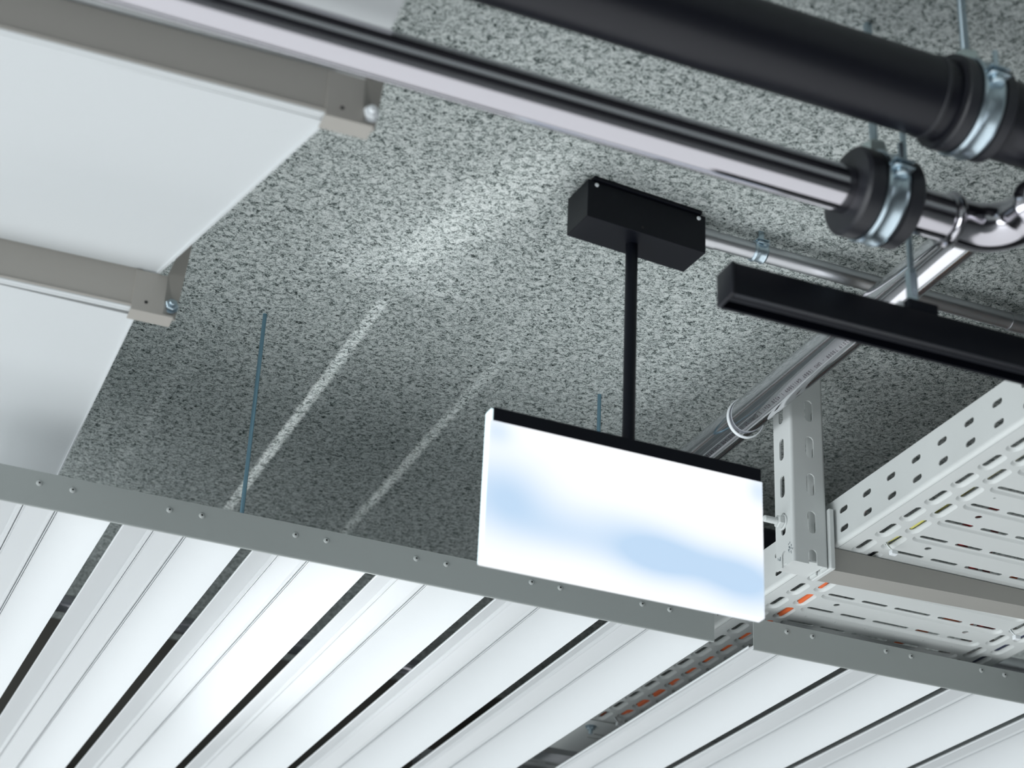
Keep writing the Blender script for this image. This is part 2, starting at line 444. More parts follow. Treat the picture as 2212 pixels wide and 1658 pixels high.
p3a, pts3 = white_panel([((292, 682), HP), ((125, 1027), HP + 0.004), ((60, 1165), HP + 0.005), ((-700, 960), HP + 0.005), ((-700, 452), HP)],
                        'white metal ceiling panel at the left edge, just above the grey edge strip')
def lip(parent, qa, qb, za, zb, wdt=0.0022, name='folded_edge', h=0.006):
    a = atz(qa, za); b = atz(qb, zb); d = (b - a); d.z = 0; d.normalize(); nrm = Vector((-d.y, d.x, 0)) * wdt
    vs = []
    for p in (a, b):
        for (s_, zz) in ((0, 0), (1, 0), (1, h), (0, h)): vs.append((p.x + nrm.x * s_, p.y + nrm.y * s_, p.z - 0.002 + zz))
    MB().add(vs, [(0, 1, 2, 3), (7, 6, 5, 4), (0, 4, 5, 1), (1, 5, 6, 2), (2, 6, 7, 3), (3, 7, 4, 0)]).build(name, M['panel'], parent, smooth=False)
lip(p2a, (705, 262), (321, 609), HP, HP + tilt, 0.003)
lip(p3a, (292, 682), (125, 1027), HP, HP + 0.004, 0.0015)

def rail(qend, qleft, label, bolt_mat):
    """grey rail between two panels; qend/qleft: pixels of its lower front edge"""
    zb = HP - 0.004; zt = HP + tilt
    a = atz(qend, zb); b = atz(qleft, zb)
    d = (a - b).normalized(); L = (a - b).length + 0.3
    nrm = Vector((-d.y, d.x, 0))          # pointing away (+y)
    if nrm.y < 0: nrm = -nrm
    t = thing('panel_rail', label, 'rail', a)
    def P(s_, n_, z): return (a.x + d.x * s_ + nrm.x * n_, a.y + d.y * s_ + nrm.y * n_, z)
    # profile across: front face, bottom lip, groove, second lip
    pr = [(0.000, zt - 0.003), (-0.0012, zt - 0.010), (0.0, zb + 0.004), (-0.002, zb + 0.001), (0.0, zb - 0.001), (0.0045, zb - 0.001), (0.0052, zb + 0.002), (0.0060, zb + 0.002), (0.0066, zb - 0.0005), (0.0095, zb - 0.0005), (0.0098, zb + 0.004), (0.006, zt - 0.003)]
    n = len(pr); s0, s1 = -L, -0.020
    vs = [P(s0, q[0], q[1]) for q in pr] + [P(s1, q[0], q[1]) for q in pr]
    MB().add(vs, [(i, (i + 1) % n, n + (i + 1) % n, n + i) for i in range(n)] + [tuple(range(n)), tuple(range(n, 2 * n))[::-1]]).build('rail_profile', M['rail'], t)
    # white lips
    for (n0, n1, zz, nm) in ((-0.0005, 0.0046, zb - 0.0018, 'white_lip'), (0.0062, 0.0098, zb - 0.0012, 'white_lip')):
        vs = [P(s0, n0, zz), P(s0, n1, zz), P(s0, n1, zz + 0.0012), P(s0, n0, zz + 0.0012), P(s1, n0, zz), P(s1, n1, zz), P(s1, n1, zz + 0.0012), P(s1, n0, zz + 0.0012)]
        MB().add(vs, [(0, 1, 2, 3), (7, 6, 5, 4), (0, 4, 5, 1), (1, 5, 6, 2), (2, 6, 7, 3), (3, 7, 4, 0)]).build(nm, M['panel'], t, smooth=False)
    # end bracket: face plate, side ear that runs up and back, bottom foot
    mb = MB()
    def slab(sa, sb, na, nb, za, zb_):
        vs = [P(s_, n_, z) for z in (za, zb_) for (s_, n_) in ((sa, na), (sb, na), (sb, nb), (sa, nb))]
        mb.add(vs, [(0, 3, 2, 1), (4, 5, 6, 7), (0, 1, 5, 4), (1, 2, 6, 5), (2, 3, 7, 6), (3, 0, 4, 7)])
    slab(-0.026, 0.006, -0.003, 0.0, zb - 0.003, zt - 0.006)
    slab(-0.026, 0.017, -0.003, 0.018, zb - 0.005, zb - 0.003)
    br = mb.build('end_bracket', M['rail'], t, smooth=False)
    mb = MB()
    vs = [P(0.006, -0.003, zb - 0.003), P(0.020, 0.004, zb - 0.003), P(0.0215, 0.004, zb + 0.03), P(0.026, -0.004, zt + 0.040), P(0.017, -0.006, zt + 0.036), P(0.006, -0.003, zt - 0.004)]
    vs2 = [(v[0] + nrm.x * 0.003, v[1] + nrm.y * 0.003, v[2]) for v in vs]
    mb.add(vs + vs2, [tuple(range(6)), tuple(range(6, 12))[::-1]] + [(i, (i + 1) % 6, 6 + (i + 1) % 6, 6 + i) for i in range(6)])
    mb.build('bracket_ear', M['rail'], t, smooth=False)
    bo = MB(); c = Vector(P(0.0135, 0.000, zb + 0.0085)); ax = -nrm
    bo.lathe(c - ax * 0.0005, ax, [(0, 0.0078), (0.0012, 0.0078), (0.0016, 0.0072)], 24)
    bo.hexa(c + ax * 0.0015, ax, 0.0066, 0.0050)
    bo.lathe(c + ax * 0.006, ax, [(0, 0.0032), (0.0045, 0.0032), (0.005, 0.0028)], 16)
    bo.build('bolt', bolt_mat, t, smooth=False)
    MB().lathe(P(-0.012, -0.0030, zb + 0.006), -nrm, [(0, 0.0018), (0.0003, 0.0018)], 12).build('rivet_hole', M['hole'], t)
    return t
rail((765, 257), (0, 60), 'grey rail across the upper left, ending in a bracket below the steel pipe', M['nylon'])
rail((338, 672), (0, 598), 'grey rail at the left edge ending in a bracket with a blue zinc hex bolt', M['zinc'])

# ------------------------------------------------------------------ silver pipe with elbow, its clamp
SY, SZ, SR = 1.2362, 0.977, 0.0212
xE = atz((2163, 509), SZ).x                  # where the run turns towards the viewer
xc = atz((2036, 472), SZ).x                  # press collar
t = thing('steel_pipe', 'shiny steel pipe running across the top of the picture to a pressed elbow at right', 'pipe', (0.6, SY, SZ))
MB().tube([(-0.9, SY, SZ), (xc + 0.004, SY, SZ)], SR, 64).build('pipe', M['steel'], t)
rb = 0.036; pts = []; rads = []
def addp(p, r): pts.append(p); rads.append(r)
for d_, r_ in ((0, 1.03), (0.001, 1.12), (0.003, 1.22), (0.006, 1.24), (0.009, 1.18), (0.0105, 1.08), (0.014, 1.06)):
    addp((xc + d_, SY, SZ), SR * r_)
xs = max(xE - rb, xc + 0.0145)
rb = xE - xs
for k in range(0, 17):
    a = math.pi / 2 * k / 16
    addp((xs + rb * math.sin(a), SY - rb + rb * math.cos(a), SZ), SR * 1.06)
yb = SY - rb
for d_, r_ in ((0.006, SR * 1.06), (0.012, SR * 1.06), (0.014, SR * 1.18), (0.018, SR * 1.24), (0.022, SR * 1.18), (0.026, SR * 1.03)):
    addp((xE, yb - d_, SZ), r_)
MB().tube(pts, rads, 64).build('elbow_fitting', M['steel'], t)
MB().tube([(xE, yb - 0.024, SZ), (xE, 0.2, SZ)], SR, 48).build('pipe', M['steel_y'], t)

def torus_band(mb, c, axis, r, wdt, th, a0=0, a1=2 * math.pi, seg=72, ribs=True):
    """flat band round the axis with two rolled ribs"""
    c = Vector(c); ax = Vector(axis).normalized()
    u = Vector((0, 0, 1)); u = (u - ax * u.dot(ax)).normalized(); w_ = ax.cross(u)
    h = wdt / 2
    pr = [(-h, 0), (-h, th), (-h * 0.72, th + 0.0013), (-h * 0.45, th), (h * 0.45, th), (h * 0.72, th + 0.0013), (h, th), (h, 0)]
    n = len(pr); vs = []; fs = []
    full = abs(a1 - a0 - 2 * math.pi) < 1e-6
    m = seg if full else seg + 1
    for i in range(m):
        a = a0 + (a1 - a0) * i / seg
        e = u * math.cos(a) + w_ * math.sin(a)
        for (d_, rr) in pr: vs.append(c + ax * d_ + e * (r + rr))
    for i in range(seg):
        j = (i + 1) % m
        for k in range(n):
            k2 = (k + 1) % n; fs.append((i * n + k, i * n + k2, j * n + k2, j * n + k))
    mb.add(vs, fs)

def clamp(x, y, z, pipe_r, r_rub, wid, label, xoff, rodx):
    """rubber lined pipe clamp hung from a threaded rod"""
    t = thing('pipe_clamp', label, 'pipe clamp', (x, y, z))
    h = wid / 2
    mb = MB()
    mb.lathe((x, y, z), (1, 0, 0), [(-h, pipe_r - 0.0003), (-h - 0.001, pipe_r + 0.006), (-h, r_rub - 0.003), (-h + 0.003, r_rub), (-0.014, r_rub), (-0.013, r_rub - 0.002), (0.013, r_rub - 0.002), (0.014, r_rub), (h - 0.003, r_rub), (h, r_rub - 0.003), (h, pipe_r - 0.0003)], 64, closed=True)
    mb.build('rubber_lining', M['rubber'], t)
    mb = MB(); torus_band(mb, (x, y, z), (1, 0, 0), r_rub - 0.0018, 0.021, 0.0024)
    # dark gap of the band at its side, ears with a closing screw on the viewer's side
    mb.build('steel_band', M['zinc'], t)
    mb = MB(); ye = y - r_rub * 0.90
    for dz in (0.0030, 0.0095):
        mb.box(x - 0.010, x + 0.010, ye - 0.014, ye + 0.006, z + dz, z + dz + 0.002, 0.0008)
    mb.build('band_ear', M['zinc'], t)
    sb = MB(); sb.lathe((x, ye - 0.007, z - 0.0035), (0, 0, 1), [(0, 0.0052), (0.001, 0.0064), (0.005, 0.0064), (0.006, 0.005)], 20)
    sb.lathe((x, ye - 0.007, z + 0.001), (0, 0, 1), [(0, 0.0026), (0.030, 0.0026)], 14)
    sb.build('closing_screw', M['zinc'], t)
    nz = z + r_rub
    nb = MB(); nb.hexa((rodx, y, nz - 0.001), (0, 0, 1), 0.0128, 0.017); nb.box(rodx - 0.012, rodx + 0.016, y - 0.013, y + 0.013, nz - 0.004, nz - 0.0005, 0.001)
    nb.build('hanger_nut', M['zinc_dark'], t, smooth=False)
    pr = []; n = 90
    for i in range(n): pr.append((nz + 0.012 + (CEIL - nz - 0.012) * i / (n - 1), 0.0040 - (0.00030 if i % 2 else 0)))
    MB().lathe((rodx, y, 0), (0, 0, 1), pr, 16).build('threaded_rod', M['zinc'], t)
    return t
xr1 = aty((1880, 300), SY).x
xc1 = atz((1886, 431), SZ).x
clamp(xc1, SY, SZ, SR, 0.0405, 0.058, 'rubber lined steel clamp holding the shiny steel pipe just left of its elbow', 0, xc1 + 0.002)

# ------------------------------------------------------------------ black pipe and its clamp
BY, BZ, BR = 1.1617, 1.041, 0.0359
t = thing('black_pipe', 'thick matt black insulated pipe crossing the upper right corner', 'pipe', (0.8, BY, BZ))
MB().tube([(-0.6, BY, BZ), (1.9, BY, BZ)], BR, 72).build('insulation', M['blackpipe'], t)
xc2 = atz((2092, 232), BZ).x
MB().lathe((xc2 - 0.043, BY, BZ), (1, 0, 0), [(0, BR - 0.001), (0.001, BR + 0.0012), (0.004, BR + 0.0012), (0.005, BR - 0.001)], 64, closed=True).build('joint_ring', M['rubber'], t)
clamp(xc2, BY, BZ, BR, 0.0425, 0.052, 'rubber lined steel clamp holding the thick black pipe at the right edge', 0, xc2 + 0.003)

# ------------------------------------------------------------------ conduit on the ceiling
CY, CZ, CR = 1.602, 1.150, 0.0098
x_l = 0.845
xj = atz((2182, 690), CZ).x
t = thing('conduit', 'thin grey metal conduit under the ceiling running from the black mounting box to the right', 'conduit', (1.1, CY, CZ))
MB().tube([(x_l, CY, CZ), (1.75, CY, CZ)], CR, 40).build('tube', M['galv'], t)
MB().tube([(x_l, CY, CZ), (x_l + 0.022, CY, CZ)], CR + 0.0009, 40).build('coupling', M['galv'], t)
MB().tube([(xj, CY, CZ), (xj + 0.05, CY, CZ)], CR + 0.0012, 40).build('coupling', M['galv'], t)
xk = atz((1637, 545), CZ).x
t = thing('conduit_clip', 'small zinc clip holding the thin conduit, right of the black mounting box', 'clip', (xk, CY, CZ))
mb = MB(); torus_band(mb, (xk, CY, CZ), (1, 0, 0), CR, 0.016, 0.0012, seg=48); mb.build('clip_band', M['zinc'], t)
mb = MB()
mb.box(xk - 0.0075, xk + 0.0075, CY - CR - 0.004, CY - CR + 0.002, CZ + 0.004, CZ + 0.0055, 0.0004)
mb.box(xk - 0.0075, xk + 0.0075, CY - CR - 0.004, CY - CR + 0.002, CZ + 0.008, CZ + 0.0095, 0.0004)
mb.box(xk - 0.005, xk + 0.001, CY - CR - 0.002, CY - CR + 0.001, CZ + 0.005, CEIL, 0.0004)
mb.build('clip_foot', M['zinc'], t)
MB().hexa((xk + 0.002, CY - CR - 0.001, CZ + 0.001), (0, 0, 1), 0.0032, 0.003).build('screw', M['zinc'], t, smooth=False)

# ------------------------------------------------------------------ hanging light panel
by = 1.609
def boxpts(): return aty((1268, 462), 1.575)
t = thing('hanging_light_panel', 'glowing white and pale blue light panel hanging by a black stem from a black box', 'sign', (0.7725, by, 0.72))
cxb = 0.7762; yaw = math.radians(3.9); Wb, Db, Zb0, Zb1 = 0.1440, 0.0455, 1.120, 1.166
mb = MB(); mb.box(cxb - Wb / 2, cxb + Wb / 2, by - 0.004 - Db / 2, by - 0.004 + Db / 2, Zb0, Zb1, 0.0008, 2, yaw, (cxb, by - 0.004, 0))
box = mb.build('mounting_box', M['blackmetal'], t, smooth=False)
mb = MB(); mb.box(cxb - Wb / 2 + 0.006, cxb + Wb / 2 - 0.006, by - 0.004 - Db / 2 - 0.003, by + Db / 2 - 0.006, Zb1, CEIL, 0.0006, 2, yaw, (cxb, by - 0.004, 0))
mb.build('back_plate', M['blackmetal'], t, smooth=False)
Rb = Matrix.Rotation(yaw, 3, 'Z')
for sx in (-0.062, 0.063):
    p = Vector((cxb, by - 0.004, 0)) + Rb @ Vector((sx, -Db / 2, 0))
    MB().lathe((p.x, p.y, Zb1 - 0.005), (0, -1, 0), [(0, 0.0024), (0.0008, 0.0024), (0.0016, 0.0017), (0.002, 0.0005)], 16).build('screw', M['nylon'], box)
p = Vector((cxb, by - 0.004, 0)) + Rb @ Vector((-0.006, -Db / 2 - 0.0001, 0))
MB().lathe((p.x, p.y, Zb0 + 0.007), (0, -1, 0), [(0, 0.0014), (0.0003, 0.0014)], 12).build('knockout_hole', M['hole'], box)
sfy = 1.603
a = aty((1062, 905), sfy); b = aty((1652.7, 1340), sfy); c_ = aty((1645, 1041), sfy); d_ = aty((1047.5, 1207), sfy)
e_ = aty((1062, 877), sfy)
xa = (a.x + d_.x) / 2; xb = (b.x + c_.x) / 2; zt = (a.z + c_.z) / 2; zb = (b.z + d_.z) / 2
sth = 0.0125
capz = zt + 0.0145
MB().tube([(0.7725, by, capz - 0.002), (0.7725, by, Zb0 + 0.001)], 0.0066, 24).build('stem', M['blackmetal'], t)
MB().box(xa + 0.0015, xb - 0.001, sfy - 0.0002, sfy + sth + 0.0002, zt, capz, 0.0006).build('top_rail', M['blackmetal'], t, smooth=False)
cz_ = (zt + zb) / 2
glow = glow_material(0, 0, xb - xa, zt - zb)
lp = MB().box(xa - 0.0018, xb + 0.0006, sfy, sfy + sth, zb, zt, 0.0008).build('light_panel', glow, t, smooth=False)
org = root_origin(t)
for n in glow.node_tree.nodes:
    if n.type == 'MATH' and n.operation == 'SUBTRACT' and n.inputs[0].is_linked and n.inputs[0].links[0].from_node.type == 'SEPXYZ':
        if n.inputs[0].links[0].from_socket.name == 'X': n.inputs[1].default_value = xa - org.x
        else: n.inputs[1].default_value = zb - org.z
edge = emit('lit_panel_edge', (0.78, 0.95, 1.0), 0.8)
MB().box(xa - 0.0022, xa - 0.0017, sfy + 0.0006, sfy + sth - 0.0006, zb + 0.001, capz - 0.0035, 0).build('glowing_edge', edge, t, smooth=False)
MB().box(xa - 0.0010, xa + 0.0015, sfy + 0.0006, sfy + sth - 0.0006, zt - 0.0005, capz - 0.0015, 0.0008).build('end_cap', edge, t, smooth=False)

# ------------------------------------------------------------------ black track light on its rod
TZ = 0.872
ta = atz((1583, 632), TZ); tb = atz((1548, 665), TZ); tr_ = atz((2212, 792), TZ)
tx0 = (ta.x + tb.x) / 2; ty0 = ta.y; ty1 = tb.y; th = 0.033
ang = math.atan2(tr_.y - ta.y, tr_.x - ta.x)
t = thing('track_light', 'long black light bar hanging at right, its left end in front of the ceiling', 'light fixture', (tx0, ty0, TZ))
LL = 0.75
def tprism(prof_, xa_, xb_, name, m, par, bevel=False):
    n = len(prof_); vs = []
    for xx in (xa_, xb_):
        for (yy, zz) in prof_:
            vx = xx - tx0; vy = yy - ty0
            vs.append((tx0 + vx * math.cos(ang) - vy * math.sin(ang), ty0 + vx * math.sin(ang) + vy * math.cos(ang), zz))
    return MB().add(vs, [(i, (i + 1) % n, n + (i + 1) % n, n + i) for i in range(n)] + [tuple(range(n)), tuple(range(n, 2 * n))[::-1]]).build(name, m, par, smooth=True, auto=30)
e1 = ty1; e0 = ty0
tprism([(e0, TZ), (e0, TZ + th - 0.003), (e0 + 0.001, TZ + th - 0.001), (e0 + 0.003, TZ + th), (e1 - 0.003, TZ + th), (e1, TZ + th - 0.003), (e1, TZ), (e1 - 0.003, TZ), (e1 - 0.003, TZ + 0.009), (e0 + 0.010, TZ + 0.009), (e0 + 0.010, TZ + 0.003), (e0 + 0.003, TZ + 0.0)], tx0 + 0.003, tx0 + LL, 'housing', M['blackmetal'], t)
MB().box(tx0 - 0.0005, tx0 + 0.0035, e0, e1, TZ, TZ + th, 0.0014).build('end_cap', M['blackpipe'], t)
tprism([(e0 + 0.012, TZ + 0.0085), (e0 + 0.012, TZ + 0.004), (e0 + 0.0135, TZ + 0.003), (e0 + 0.0175, TZ + 0.003), (e0 + 0.019, TZ + 0.004), (e0 + 0.019, TZ + 0.0085)], tx0 + 0.004, tx0 + LL, 'inner_rail', M['blackmetal'], t)
ttop = TZ + th
pr_ = aty((1962, 655), (ty0 + ty1) / 2 + 0.004)
kx = pr_.x; ky = (ty0 + ty1) / 2 + (kx - tx0) * math.sin(ang)
MB().box(kx - 0.014, kx + 0.018, ky - 0.014, ky + 0.014, ttop - 0.001, ttop + 0.010, 0.002).build('clip', M['blackmetal'], t, smooth=False)
MB().box(kx - 0.020, kx - 0.0145, ky - 0.008, ky + 0.008, ttop, ttop + 0.008, 0.001).build('lock_tab', M['nylon'], t, smooth=False)
t = thing('threaded_rod', 'zinc threaded rod with a long coupling nut carrying the black light bar', 'rod', (kx, ky, ttop))
pr = []; n = 140; z0_ = ttop + 0.034
for i in range(n): pr.append((z0_ + (CEIL - z0_) * i / (n - 1), 0.0032 - (0.00028 if i % 2 else 0)))
MB().lathe((kx, ky, 0), (0, 0, 1), pr, 14).build('rod', M['zinc'], t)
MB().hexa((kx, ky, ttop + 0.012), (0, 0, 1), 0.0058, 0.036, 0.10).build('coupling_nut', M['zinc'], t, smooth=False)
MB().lathe((kx, ky, ttop + 0.0095), (0, 0, 1), [(0, 0.0040), (0.003, 0.0058), (0.005, 0.0050)], 20).build('collar', M['zinc'], t)

# ------------------------------------------------------------------ printed steel pipe running away from the viewer
PX, PZ, PR = 1.0445, 1.092, 0.0210
t = thing('steel_pipe', 'shiny steel pipe with printed numbers running diagonally behind the black light bar', 'pipe', (PX, 1.6, PZ))
MB().tube([(PX, 1.375, PZ), (PX, 3.15, PZ)], PR, 72).build('pipe', M['steel_y'], t)
def glyph_meshes(s_, size):
    cache = {}
    for ch in set(s_):
        if ch == ' ': continue
        cu = bpy.data.curves.new('g', 'FONT'); cu.body = ch; cu.size = size; cu.resolution_u = 3
        o = bpy.data.objects.new('g', cu); COL.objects.link(o)
        dg = bpy.context.evaluated_depsgraph_get(); me = bpy.data.meshes.new_from_object(o.evaluated_get(dg))
        cache[ch] = ([tuple(v.co) for v in me.vertices], [tuple(p.vertices) for p in me.polygons])
        bpy.data.objects.remove(o); bpy.data.curves.remove(cu); bpy.data.meshes.remove(me)
    return cache
txt = 'MI 422019 70008 - UHS 1686F G4115009 1.4520 42x1.5 G FI 22.11.2 0051608 CH410036 42x1.5 1.4520 G4115009'
adv = 0.00435; i0 = txt.index('G4115009'); y0_ = 1.7120 - i0 * adv
gl = glyph_meshes(txt, 0.0062); mb = MB(); A0 = math.radians(241)
for i, ch in enumerate(txt):
    if ch == ' ' or y0_ + i * adv < 1.39: continue
    vs, fs = gl[ch]; wd = max(v[0] for v in vs) + min(v[0] for v in vs); out = []
    for v in vs:
        yy = y0_ + i * adv + (v[0] - wd / 2) * 0.95; aa = A0 + (v[1]) / PR
        out.append((PX + (PR + 0.00012) * math.cos(aa), yy, PZ + (PR + 0.00012) * math.sin(aa)))
    mb.add(out, fs)
mb.build('printed_text', M['ink'], t, smooth=False)
# thin dark seam lines of the tie are separate: loose nylon tie round the pipe
tt = thing('cable_tie', 'loose white nylon ring round the printed steel pipe, beside the slotted post', 'cable tie', (PX, 1.86, PZ))
mb = MB(); rt = PR + 0.0022; yt = aty((1600, 900), 1.86).y
cc = atz((1625, 905), PZ); ring = []
nseg = 64; hw = 0.0022; vs = []; fs = []
for i in range(nseg):
    a = 2 * math.pi * i / nseg
    e = Vector((math.cos(a), 0, math.sin(a))); oy = cc.y - 0.004 * math.sin(a)
    for (dy, rr) in ((-hw, rt - 0.0006), (-hw, rt + 0.0006), (hw, rt + 0.0006), (hw, rt - 0.0006)):
        vs.append((PX + 0.001 + e.x * rr * 1.02, oy + dy, PZ - 0.001 + e.z * rr * 1.02))
for i in range(nseg):
    j = (i + 1) % nseg
    for k in range(4): fs.append((i * 4 + k, i * 4 + (k + 1) % 4, j * 4 + (k + 1) % 4, j * 4 + k))
MB().add(vs, fs).build('tie_band', M['nylon'], tt)

# ------------------------------------------------------------------ slotted post
PT = 1.143
qx0, qx1, qy0, qy1, qz0 = 1.0780, 1.1245, 1.8064, 1.8450, 0.8950
t = thing('slotted_post', 'pale grey slotted steel post hanging from the ceiling right of the glowing panel', 'post', ((qx0 + qx1) / 2, qy0, qz0))
R = 0.004; T = 0.002
zs = [(qz0 - 0.001 + 0.0482 * k + 0.0005, qz0 + 0.0182 + 0.0482 * k) for k in range(6)]
def slots(cu_, wdt, n=6, first_open=True):
    out = []
    for k in range(n):
        top = 0.9141 + 0.0482 * k; L_ = 0.0285
        cz = top - L_ / 2
        if top > PT - 0.005: break
        if k == 0:
            pts_ = [(cu_ - wdt / 2, qz0)] + [(cu_ + wdt / 2 * math.cos(a), top - wdt / 2 + wdt / 2 * math.sin(a)) for a in [math.pi - math.pi * j / 8 for j in range(9)]] + [(cu_ + wdt / 2, qz0)]
            out.append(('open', pts_))
        else: out.append(('hole', stadium(cu_, cz, L_, wdt, 'y')))
    return out
def face_sheet(u0, u1, cu_, wdt):
    outer = []; holes = []
    sl = slots(cu_, wdt)
    outer = [(u0, qz0)] + sl[0][1] + [(u1, qz0), (u1, PT), (u0, PT)]
    return filled([outer] + [s_[1] for s_ in sl[1:]], T)
cxf = 1.1040
vs, fs = face_sheet(qx0 + R, qx1 - R, cxf, 0.0110)
post = MB().add([(v[0], qy0 + T / 2 + v[2], v[1]) for v in vs], fs)
vs, fs = face_sheet(qy0 + R, qy1, 1.8270, 0.0100)
post.add([(qx0 + T / 2 + v[2], v[0], v[1]) for v in vs], fs)
post.add([(qx1 - T / 2 - v[2], v[0], v[1]) for v in vs], fs)
for (cx_, s_, a0) in ((qx0 + R, -1, 0), (qx1 - R, 1, 0)):
    pr = []
    for k in range(7):
        a = math.pi / 2 * k / 6; pr.append((cx_ + s_ * R * math.sin(a), qy0 + R - R * math.cos(a)))
    for k in range(6, -1, -1):
        a = math.pi / 2 * k / 6; pr.append((cx_ + s_ * (R - T) * math.sin(a), qy0 + R - (R - T) * math.cos(a)))
    post.prism(pr, qz0, PT, 'z')
post.build('post_profile', M['powder'], t, auto=25)
MB().box(qx0 + T, qx1 - T, qy0 + T, qy1 + 0.004, qz0 + 0.0035, qz0 + 0.006, 0.0005).build('end_plate', M['powder'], t, smooth=False)
MB().box(1.108, 1.122, 1.812, 1.840, PT - 0.010, CEIL, 0.001).build('ceiling_foot', M['powder'], t, smooth=False)
# bare metal where the paint has chipped
chip = mat('chipped_paint', (0.16, 0.20, 0.22), 0.5)
for (nm, cu_, cz, n_, su, sz_) in (('l', 1.8125, 0.9135, 16, 0.0045, 0.0075), ('l', 1.838, 0.908, 9, 0.0035, 0.0022)):
    mb = MB()
    for k in range(n_):
        u = cu_ + random.uniform(-1, 1) * su; z = cz + random.uniform(-1, 1) * sz_; r = random.uniform(0.0005, 0.0012)
        m_ = 6; pts_ = [(qx0 - 0.00012, u + r * random.uniform(.5, 1.2) * math.cos(6.283 * j / m_), z + 1.6 * r * random.uniform(.5, 1.2) * math.sin(6.283 * j / m_)) for j in range(m_)]
        mb.add(pts_, [tuple(range(m_))])
    mb.build('paint_chips', chip, t, smooth=False)
# bolt that holds the arm
bp = atx((1692, 1128), qx0)
tbolt = MB()
tbolt.lathe((qx0 - 0.0002, bp.y, bp.z), (-1, 0, 0), [(0, 0.0096), (0.0014, 0.0096), (0.0018, 0.0088)], 28)
tbolt.hexa((qx0 - 0.0018, bp.y, bp.z), (-1, 0, 0), 0.0080, 0.0068, 0.14, 0.3)
pr = [(0.008, 0.0041)]
for i in range(26): pr.append((0.0085 + i * 0.00062, 0.0041 if i % 2 else 0.0036))
pr += [(0.0252, 0.0037), (0.0258, 0.0028)]
tbolt.lathe((qx0, bp.y, bp.z), (-1, 0, 0), pr, 24)
tbolt.build('bolt', M['powder'], t, auto=25)

# ------------------------------------------------------------------ cantilever arm
t = thing('bracket_arm', 'grey steel cantilever arm reaching right from the slotted post under the cable tray', 'bracket', (1.13, 1.815, 0.90))
ay0 = 1.8105; az0 = 0.8965; az1 = 0.9235; ax0 = 1.1305; ax1 = 1.60
mb = MB()
mb.add([(ax0, ay0, az0), (ax1, ay0, az0 + 0.0125), (ax1, ay0, az1), (ax0, ay0, az1),
        (ax0, ay0 + 0.0015, az0), (ax1, ay0 + 0.0015, az0 + 0.0125), (ax1, ay0 + 0.0015, az1), (ax0, ay0 + 0.0015, az1)],
       [(0, 1, 2, 3), (7, 6, 5, 4), (0, 4, 5, 1), (1, 5, 6, 2), (2, 6, 7, 3), (3, 7, 4, 0)])
mb.build('arm_web', M['arm'], t, smooth=False)
mb = MB()
mb.add([(ax0, ay0, az0), (ax1, ay0, az0 + 0.0125), (ax1, ay0 + 0.036, az0 + 0.0125), (ax0, ay0 + 0.036, az0),
        (ax0, ay0, az0 - 0.0012), (ax1, ay0, az0 + 0.0113), (ax1, ay0 + 0.036, az0 + 0.0113), (ax0, ay0 + 0.036, az0 - 0.0012)],
       [(0, 1, 2, 3), (7, 6, 5, 4), (0, 4, 5, 1), (1, 5, 6, 2), (2, 6, 7, 3), (3, 7, 4, 0)])
mb.build('arm_flange', M['arm'], t, smooth=False)
MB().box(qx1 + 0.0006, qx1 + 0.0070, qy0 - 0.004, qy1 + 0.002, az0 - 0.003, 0.969, 0.0012).build('head_plate', M['powder'], t, smooth=False)

